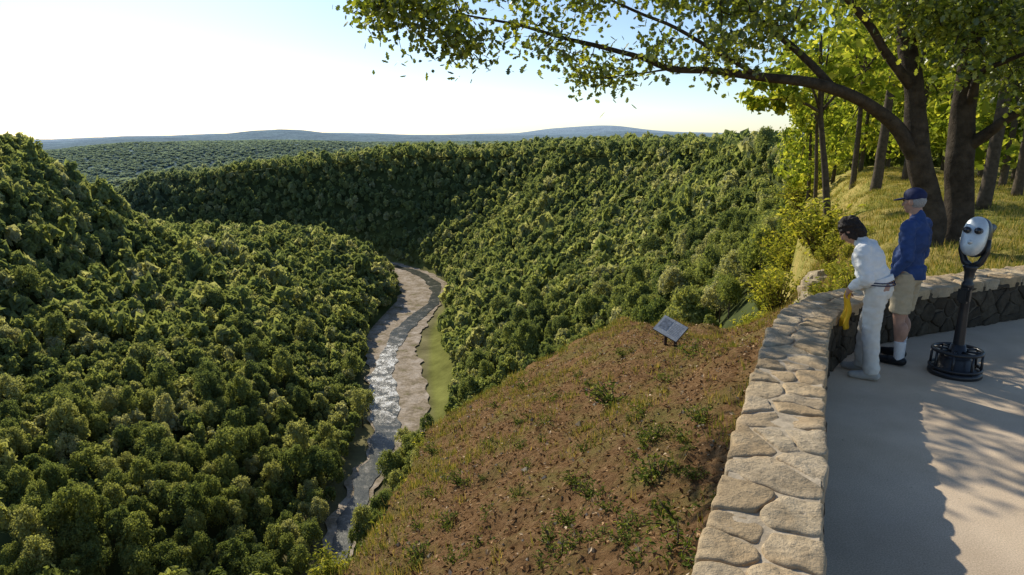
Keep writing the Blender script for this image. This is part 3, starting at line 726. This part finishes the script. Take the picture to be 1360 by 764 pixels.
pk_(1250,40,.18,9,0,'distant park tree seen between the two oak trunks',[(-2,.5,7,3.2,2.2),(2,.2,7,3.2,2.2),(0,1,4.2,3,1.5)])
pk_(1330,38,.18,9,0,'distant park tree far behind the viewer head',[(-2,.5,7,3.2,2.2),(2,.2,7,3.2,2.2),(0,1,4,3,1.5)])
for (u,y) in [(1075,47),(1105,50),(1140,42),(1175,44),(1212,39),(1262,36),(1300,33),(1345,30),(1385,28),(1330,27)]:
    pk_(u,y,.14,8,rng.uniform(-.4,.4),'low branching leafy tree closing the back of the turf',[(rng.uniform(-1.5,0),.3,rng.uniform(1.6,2.4),2.2,1.6),(rng.uniform(0,1.5),.2,rng.uniform(3.6,4.6),2.6,1.8),(rng.uniform(-1,1),.5,rng.uniform(6,7.5),2.4,1.8)],400,.16,'low trees behind the turf')

# ------------------------------------------------------------------ information sign
m_frame=simple('dark metal',(.10,.095,.09),.5,.2,10); m_post=simple('brown post',(.07,.04,.028),.7,.2,10)
m_panel,nt,out=newmat('sign print'); b=N(nt,'ShaderNodeBsdfPrincipled')
n=noise_node(nt,26,3,.6); n2=noise_node(nt,7,2,.5)
c=ramp(nt,n.outputs['Fac'],[(.42,(.34,.36,.39)),(.5,(.47,.485,.51))]).outputs[0]
c=mixc(nt,ramp(nt,n2.outputs['Fac'],[(.48,(0,0,0)),(.6,(.5,.5,.5))]).outputs[0],c,(.28,.31,.36)); nt.links.new(c,b.inputs['Base Color']); b.inputs['Roughness'].default_value=.5
b.inputs['Specular IOR Level'].default_value=.25
nt.links.new(b.outputs[0],out.inputs[0])
m_pic=simple('sign picture',(.22,.245,.29),.45,.5,14)
sx,sy=ground_hit(884,459); sz_=tz(sx,sy); K=math.hypot(sx,sy)/12.6
sg=empty('information_sign',(sx,sy,sz_),0,'slanted pale grey information panel on low brown posts on the knoll','sign'); sg.scale=(K*.78,)*3
Lx=Vector((.64,-.70,-.26)).normalized(); Sx=Vector((.52,.50,.62)); Sx=(Sx-Lx*Sx.dot(Lx)).normalized(); Nx=Lx.cross(Sx)
rotm=Matrix((Lx,Sx,Nx)).transposed()
pc=Vector((.1,.0,.42))
MB().add(*box(pc,(.72,.5,.03),.004,rotm)).build('frame',m_frame,sg)
MB().add(*box(pc+Nx*.018,(.70,.48,.006),0,rotm)).build('panel',m_panel,sg)
MB().add(*box(pc+Nx*.0225-Lx*.17+Sx*.03,(.24,.3,.004),0,rotm)).build('picture',m_pic,sg)
mb=MB()
for k in range(9): mb.add(*box(pc+Nx*.0225+Lx*.14+Sx*(.16-.038*k),(.26 if k%3 else .3,.008,.003),0,rotm))
mb.build('printed_text',simple('print ink',(.22,.23,.26),.5,.1),sg)
for o_ in (-.14,.16):
    bp_=pc+Lx*o_-Nx*.02; MB().add(*box(Vector((bp_.x,bp_.y,bp_.z/2-.08)),(.07,.07,bp_.z+.1),.005)).build('post',m_post,sg)

# ------------------------------------------------------------------ coin viewer
m_black=simple('black enamel',(.018,.018,.02),.32,.3,20,.15,60,spec=.5); m_silver=simple('grey cast metal',(.62,.66,.66),.4,.14,14,.15,50,metal=.35,spec=.5); m_lens=simple('lens glass',(.01,.012,.015),.06,.1,5,spec=.8)
vx=empty('coin_viewer',(4.29,6.13,0),0,'coin operated binocular viewer with silver face on a black pedestal','viewer')
fd=np.array([-.78,-.62]); vx.rotation_euler[2]=math.atan2(fd[0],-fd[1])
MB().add(*lathe([(.225,0),(.23,.02),(.225,.045),(.18,.06),(.155,.075),(.145,.16),(.11,.2),(.078,.23),(.06,.3)],36)).build('base',m_black,vx,True)
mb=MB(); mb.add(*torus(.205,.017,.24)); mb.add(*torus(.215,.015,.075))
for k in range(8):
    a=k*math.pi/4+.2; mb.add(*tube([(.21*math.cos(a),.21*math.sin(a),.03),(.205*math.cos(a),.205*math.sin(a),.24)],[.012,.012],8))
    mb.add(*tube([(.06*math.cos(a),.06*math.sin(a),.24),(.205*math.cos(a),.205*math.sin(a),.24)],[.011,.011],8))
mb.build('foot_ring',m_black,vx,True)
MB().add(*lathe([(.06,.1),(.048,.3),(.041,.6),(.038,.84),(.052,.86),(.052,.9),(.038,.92),(.042,1.0),(.056,1.04),(.066,1.06),(.04,1.08)],24)).build('post',m_black,vx,True)
MB().add(*box((0,-.045,.79),(.1,.09,.15),.02)).build('coin_box',m_black,vx)
mb=MB()
for s in (-1,1): mb.add(*tube([(0,.02,1.04),(s*.065,.03,1.1),(s*.105,.03,1.2),(s*.105,.02,1.32)],[.04,.032,.025,.022],10))
mb.build('yoke',m_black,vx,True)
def uvs(c,rad,rot=None,n=28,m=18,pw=1.0):
    V=[];Fq=[]
    for i in range(m+1):
        th=math.pi*i/m
        for k in range(n):
            ph=2*math.pi*k/n; p=Vector((math.sin(th)*math.cos(ph),math.sin(th)*math.sin(ph),math.cos(th)))
            if pw!=1: 
                p=Vector([math.copysign(abs(x)**pw,x) for x in p])
            p=Vector((p.x*rad[0],p.y*rad[1],p.z*rad[2]))
            if rot is not None: p=rot@p
            V.append((p.x+c[0],p.y+c[1],p.z+c[2]))
    for i in range(m):
        for k in range(n): Fq.append((i*n+k,(i+1)*n+k,(i+1)*n+(k+1)%n,i*n+(k+1)%n))
    return V,Fq
tl=Matrix.Rotation(R(-18),3,'X')
mb=MB(); mb.add(*uvs((0,.055,1.33),(.112,.12,.188),tl,pw=.85)); mb.add(*tube([(-.05,.1,1.37),(-.05,.25,1.41)],[.045,.04],16)); mb.add(*tube([(.05,.1,1.37),(.05,.25,1.41)],[.045,.04],16))
hd=mb.build('housing',m_black,vx,True)
mb=MB(); mb.add(*uvs((0,-.02,1.345),(.103,.075,.186),tl,pw=.85)); mb.add(*tube([(0,-.08,1.31),(0,-.12,1.295)],[.022,.018],14)); mb.add(*box((0,-.07,1.235),(.045,.03,.028),.006))
fc=mb.build('face_plate',m_silver,vx,True)
for s in (-1,1):
    c0=np.array([s*.045,-.06,1.40]); dr=np.array([0,-.97,.22])
    e_=MB().add(*tube([c0,c0+dr*.045,c0+dr*.05,c0+dr*.05],[.032,.03,.028,.02],20)).build('eyepiece',m_black,vx,True)
    MB().add(*tube([c0+dr*.049,c0+dr*.053],[.024,.023],18)).build('lens',m_lens,e_,True)

# ------------------------------------------------------------------ people
def capsule(p0,r0,p1,r1,n=16,flat=False):
    p0=np.array(p0,float);p1=np.array(p1,float); a,u,w=frame(p1-p0)
    rings=[]
    if flat: rings=[(p0,r0),(p1,r1)]
    else:
        for t in (-80,-55,-28,0): rings.append((p0+a*r0*math.sin(R(t)),r0*math.cos(R(t))))
        for t in (0,28,55,80): rings.append((p1+a*r1*math.sin(R(t)),r1*math.cos(R(t))))
    V=[];Fq=[]
    for c,r in rings:
        for k in range(n): t=2*math.pi*k/n; V.append(c+u*r*math.cos(t)+w*r*math.sin(t))
    for i in range(len(rings)-1):
        for k in range(n): Fq.append((i*n+k,i*n+(k+1)%n,(i+1)*n+(k+1)%n,(i+1)*n+k))
    Fq.append(tuple(range(n-1,-1,-1))); Fq.append(tuple((len(rings)-1)*n+k for k in range(n)))
    return V,Fq
def blob(name,prims,mat,parent,vox=.011,sm=5,wr=0,wf=12):
    mb=MB()
    for p in prims:
        if p[0]=='c': mb.add(*capsule(*p[1:5]))
        elif p[0]=='f': mb.add(*capsule(*p[1:5],flat=True))
        else: mb.add(*uvs(p[1],p[2],Matrix.Rotation(R(p[3]),3,'X') if len(p)>3 else None,20,12))
    o=mb.build(name,mat,None)
    md=o.modifiers.new('r','REMESH'); md.mode='VOXEL'; md.voxel_size=vox
    if sm: s=o.modifiers.new('s','SMOOTH'); s.factor=.5; s.iterations=sm
    dg=bpy.context.evaluated_depsgraph_get(); me=bpy.data.meshes.new_from_object(o.evaluated_get(dg)); o.modifiers.clear()
    old=o.data; o.data=me; bpy.data.meshes.remove(old); me.name=name
    if not len(me.materials): me.materials.append(mat)
    if wr:
        co=np.empty(len(me.vertices)*3,np.float32); me.vertices.foreach_get('co',co); co=co.reshape(-1,3); no=np.empty_like(co).ravel(); me.vertices.foreach_get('normal',no); no=no.reshape(-1,3)
        k=np.array([mnoise.noise(Vector((c[0]*wf,c[1]*wf,c[2]*wf*1.7)))+.5*mnoise.noise(Vector((c[0]*wf*2.3,c[1]*wf*2.3,c[2]*wf*3))) for c in co]); co=co+no*(wr*k)[:,None].astype(np.float32); me.vertices.foreach_set('co',co.ravel())
    me.polygons.foreach_set('use_smooth',np.ones(len(me.polygons),bool)); me.update(); o.parent=parent; return o
def hand(w,d,side,r=.0085,curl=.5,inward=(1,0,0)):
    w=np.array(w,float); d=np.array(d,float); d/=np.linalg.norm(d); n=np.array(inward,float); n-=d*np.dot(n,d); n/=np.linalg.norm(n); x=np.cross(d,n)*side
    P=[('c',tuple(w),.027,tuple(w+d*.045),.03),('c',tuple(w+d*.04+x*.022),.017,tuple(w+d*.088+x*.027),.014),('c',tuple(w+d*.04-x*.022),.017,tuple(w+d*.085-x*.028),.014),('c',tuple(w+d*.05),.02,tuple(w+d*.088),.016)]
    for k,(o_,l) in enumerate(((.031,.07),(.0105,.08),(-.0105,.075),(-.031,.058))):
        a=w+d*.088+x*o_; b=a+(d*(1-.3*curl)+n*.5*curl)*l*.45+x*o_*.1; c=b+(d*(1-.9*curl)+n*1.0*curl)*l*.32; e=c+(d*(.6-1.0*curl)+n*1.1*curl+d*.2)*l*.28
        P+= [('c',tuple(a-d*.01),r*1.1,tuple(b),r),('c',tuple(b),r,tuple(c),r*.92),('c',tuple(c),r*.92,tuple(e),r*.8)]
    a=w+d*.025+x*.03; b=a+(d*.6+x*.6+n*.3)*.035; c=b+(d*.85+x*.1+n*.35)*.03
    P+= [('c',tuple(a),.014,tuple(b),.0115),('c',tuple(b),.0115,tuple(c),.009)]
    return P
def head(c,tilt,s=1.0):
    m=Matrix.Rotation(R(-tilt),3,'X'); C=Vector(c)
    def q(x,y,z): return tuple(C+m@(Vector((x,y,z))*s))
    e=lambda x,y,z,rx,ry,rz:('e',q(x,y,z),(rx*s,ry*s,rz*s),-tilt)
    P=[e(0,-.012,.025,.076,.094,.09),e(0,.022,-.045,.058,.068,.072),e(0,.05,-.085,.034,.034,.028),e(0,.07,.028,.05,.02,.014),e(.045,.05,-.015,.022,.03,.025),e(-.045,.05,-.015,.022,.03,.025),
       ('c',q(0,.082,.01),.009*s,q(0,.106,-.03),.013*s),e(0,.078,-.06,.026,.014,.01),e(.078,-.005,-.01,.012,.022,.034),e(-.078,-.005,-.01,.012,.022,.034)]
    return P,q
m_skin=simple('skin',(.45,.26,.18),.55,.1,30,.1,120); m_white=simple('white cloth',(.80,.79,.76),.85,.05,20,.3,90); m_trou=simple('off white trousers',(.74,.69,.60),.85,.06,20,.3,90)
m_blue=simple('blue jacket cloth',(.03,.065,.19),.75,.2,14,.3,90); m_khaki=simple('khaki cotton',(.50,.41,.27),.85,.1,20,.3,90); m_navy=simple('navy cloth',(.018,.024,.075),.8,.2,20); m_hair=simple('dark hair',(.026,.017,.012),.65,.5,90,.8,120); m_grey=simple('grey hair',(.32,.31,.30),.6,.3,90,.6,120)
m_shoe=simple('black shoe leather',(.015,.015,.016),.4,.2,20); m_shoe2=simple('pale canvas shoe',(.45,.42,.37),.7,.1,20); m_sock=simple('white sock',(.78,.77,.75),.9,.05,60,.4,200); m_yel=simple('yellow cloth',(.80,.46,.02),.8,.15,12,.3,60); m_eye=simple('dark eye',(.02,.015,.012),.15,.1,5); m_lip=simple('lip',(.36,.14,.11),.5,.1,30)
def face_bits(body,q,s=1.0):
    for sx in (-1,1): MB().add(*uvs(q(sx*.031,.083,.012),(.011*s,.008*s,.007*s))).build('eye',m_eye,body,True)
    MB().add(*uvs(q(0,.09,-.062),(.023*s,.006*s,.006*s))).build('mouth',m_lip,body,True)

MX,MY=3.94,6.5
man=empty('person',(MX,MY,0),math.atan2(.60,.80),'person in blue jacket, navy cap and khaki shorts standing with back to the viewer','person')
P,q=head((.0,.035,1.63),8)
P+= [('c',(0,-.02,1.4),.062,(0,.01,1.56),.056),('c',(-.155,-.02,1.41),.058,(.155,-.02,1.41),.058),('e',(0,-.01,1.26),(.155,.105,.2)),('e',(0,.02,1.06),(.14,.11,.16)),('e',(0,-.005,.93),(.15,.11,.11))]
for s in (-1,1):
    ey=-.07 if s<0 else -.02
    P+= [('c',(s*.185,-.02,1.39),.052,(s*.22,ey,1.11),.042),('c',(s*.22,ey,1.11),.041,(s*.20,.07,.89),.028)]
    P+= hand((s*.20,.07,.885),(-s*.05,.25,-1),s,curl=.45,inward=(-s,.1,0))
    fy=-.05 if s<0 else .06
    P+= [('c',(s*.09,0,.9),.086,(s*.115,.015+fy*.6,.49),.056),('c',(s*.115,.015+fy*.6,.49),.054,(s*.13,-.02+fy,.09),.036),('e',(s*.124,-.03+fy*.75,.35),(.05,.055,.1)),('c',(s*.13,-.03+fy,.05),.035,(s*.15,.12+fy,.035),.03)]
body=blob('body',P,m_skin,man,.008,4); face_bits(body,q)
J=[('c',(-.155,-.02,1.40),.075,(.155,-.02,1.40),.075),('e',(0,-.015,1.27),(.178,.13,.2)),('e',(0,.015,1.07),(.168,.135,.18)),('f',(0,.005,1.0),.153,(0,.0,.865),.156),('c',(0,-.03,1.44),.075,(0,-.015,1.49),.068)]
for s in (-1,1):
    ey=-.07 if s<0 else -.02
    J+= [('c',(s*.185,-.02,1.385),.07,(s*.223,ey,1.11),.058),('c',(s*.223,ey,1.11),.058,(s*.205,.055,.92),.042)]
blob('jacket',J,m_blue,man,.011,4,.012,11)
Sh=[('e',(0,-.005,.9),(.168,.128,.12))]
for s in (-1,1):
    fy=-.05 if s<0 else .06
    Sh+= [('f',(s*.088,0,.93),.104,(s*.114,.012+fy*.55,.53),.095)]
blob('shorts',Sh,m_khaki,man,.011,3,.009,13)
for s in (-1,1):
    fy=-.05 if s<0 else .06
    blob('sock',[('f',(s*.13,-.02+fy,.06),.047,(s*.1265,-.018+fy*.88,.25),.055)],m_sock,man,.008,2,.002,40)
    blob('shoe',[('c',(s*.13,-.05+fy,.05),.046,(s*.142,.06+fy,.045),.048),('c',(s*.142,.06+fy,.042),.046,(s*.155,.16+fy,.035),.036)],m_shoe,man,.009,3)
blob('hair',[('e',q(0,-.028,.002),(.081,.082,.08))],m_grey,man,.009,2,.004,30)
cap=blob('cap',[('e',q(0,-.012,.055),(.086,.105,.078)),('f',q(0,-.012,.02),.093,q(0,-.012,.065),.09)],m_navy,man,.009,3)
blob('brim',[('e',q(0,.105,.03),(.075,.085,.012),-14)],m_navy,cap,.007,2)

WX,WY=3.38,6.08
wp_=empty('person',(WX,WY,0),math.atan2(.78,.62),'dark haired person in white jacket and pale trousers bowed forward beside the stone wall','person')
P,q=head((0,.26,1.385),44,.97)
P+= [('c',(0,.13,1.24),.054,(0,.22,1.335),.05),('c',(-.135,.10,1.24),.053,(.135,.10,1.24),.053),('e',(0,.065,1.12),(.145,.105,.18),-18),('e',(0,.015,.98),(.14,.11,.14),-10),('e',(0,-.04,.87),(.16,.12,.11))]
for s in (-1,1):
    el=(s*.215,.02,.98); wr_=(s*.11,.17,.87)
    P+= [('c',(s*.165,.10,1.22),.048,el,.039),('c',el,.039,wr_,.026)]
    P+= hand(wr_,(-s*.4,.35,-.8),s,curl=.75,inward=(-s*.3,-.6,-.8))
    fy=.06 if s>0 else -.06
    P+= [('c',(s*.085,-.04,.85),.084,(s*.09,.0+fy*.6,.46),.054),('c',(s*.09,fy*.6,.46),.052,(s*.095,-.03+fy,.09),.036),('c',(s*.095,-.04+fy,.05),.034,(s*.11,.10+fy,.035),.028)]
body=blob('body',P,m_skin,wp_,.008,4); face_bits(body,q,.97)
J=[('c',(-.14,.10,1.235),.073,(.14,.10,1.235),.073),('e',(0,.065,1.12),(.178,.137,.185),-18),('e',(0,.025,1.0),(.172,.142,.14),-10),('c',(0,.14,1.265),.066,(0,.165,1.295),.062)]
for s in (-1,1): J+= [('c',(s*.17,.10,1.215),.072,(s*.222,.02,.98),.064),('c',(s*.222,.02,.98),.063,(s*.125,.15,.885),.046)]
jk=blob('jacket',J,m_white,wp_,.011,4,.013,11)
hem=blob('waistband',[('f',(0,.0,.955),.158,(0,-.02,.905),.155)],m_white,wp_,.009,2)
for zz_ in (.918,.94):
    mb=MB(); V,Fq=torus(.1595,.005,0,40,8); mb.add([(x*1.0,y+(zz_-.93)*.4-.009,z+zz_) for x,y,z in V],Fq); mb.build('navy_stripe',m_navy,hem,True)
Tn=[('e',(0,-.035,.86),(.168,.13,.12))]
for s in (-1,1):
    fy=.06 if s>0 else -.06
    Tn+= [('c',(s*.085,-.035,.84),.1,(s*.092,fy*.6,.46),.076),('f',(s*.092,fy*.6,.47),.077,(s*.096,-.02+fy,.065),.07)]
blob('trousers',Tn,m_trou,wp_,.011,4,.010,11)
for s in (-1,1):
    fy=.06 if s>0 else -.06
    blob('shoe',[('c',(s*.095,-.06+fy,.05),.044,(s*.105,.05+fy,.045),.046),('c',(s*.105,.05+fy,.04),.044,(s*.118,.14+fy,.034),.034)],m_shoe2,wp_,.009,3)
blob('hair',[('e',q(0,-.028,.036),(.094,.102,.094),-44),('e',q(0,-.062,-.04),(.086,.06,.095),-44),('e',q(.068,-.018,-.03),(.028,.055,.08),-44),('e',q(-.068,-.018,-.03),(.028,.055,.08),-44)],m_hair,wp_,.008,2,.014,28)
yl=MB(); nU,nV=14,18; V=[];Fq=[]
for j in range(nV):
    for i in range(nU):
        u=i/(nU-1)-.5; t=j/(nV-1); wdt=.06+.05*t
        V.append((u*wdt*2*.75,.02*math.sin(u*16+t*2)*(0.4+t)+.012*math.sin(t*9),-.34*t+.03*math.cos(u*9)*t))
for j in range(nV-1):
    for i in range(nU-1): Fq.append((j*nU+i,j*nU+i+1,(j+1)*nU+i+1,(j+1)*nU+i))
yl.add(V,Fq); yme=yl.mesh('yellow_garment',True)
rzm=Matrix.Rotation(wp_.rotation_euler[2],3,'Z'); hp=rzm@Vector((-.05,.2,.82))+Vector((WX,WY,0))
yc_=obj('yellow_garment',yme,m_yel); yc_.location=hp; yc_.rotation_euler[2]=wp_.rotation_euler[2]+.5
sd=yc_.modifiers.new('s','SOLIDIFY'); sd.thickness=.014
tag(yc_,'bright yellow folded garment hanging from the hands of the person in white','garment')

# ------------------------------------------------------------------ light, world, camera
w=bpy.data.worlds.new('World'); scene.world=w; w.use_nodes=True; nt=w.node_tree
sky=N(nt,'ShaderNodeTexSky'); sky.sky_type='NISHITA'; sky.sun_disc=False; sky.sun_elevation=SUN_EL; sky.sun_rotation=SUN_AZ; sky.altitude=300; sky.air_density=.9; sky.dust_density=.42; sky.ozone_density=2.6
bg=nt.nodes['Background']; nt.links.new(sky.outputs[0],bg.inputs[0]); bg.inputs[1].default_value=.138
sl=bpy.data.lights.new('sun','SUN'); sl.energy=5.0; sl.angle=R(.5); sl.color=(1,.93,.78); so=bpy.data.objects.new('sun',sl); col.objects.link(so)
sd_=Vector((math.sin(SUN_AZ)*math.cos(SUN_EL),math.cos(SUN_AZ)*math.cos(SUN_EL),math.sin(SUN_EL))); so.rotation_euler=sd_.to_track_quat('Z','Y').to_euler()
cam=bpy.data.cameras.new('camera'); cam.lens=36*F_/1360; cam.sensor_width=36; cam.clip_end=60000; cam.clip_start=.05
co=bpy.data.objects.new('camera',cam); col.objects.link(co); co.location=(0,0,CAMZ); co.rotation_euler=(math.pi/2-PITCH,0,0); scene.camera=co
scene.view_settings.view_transform='Standard'; scene.view_settings.look='None'; scene.view_settings.exposure=0
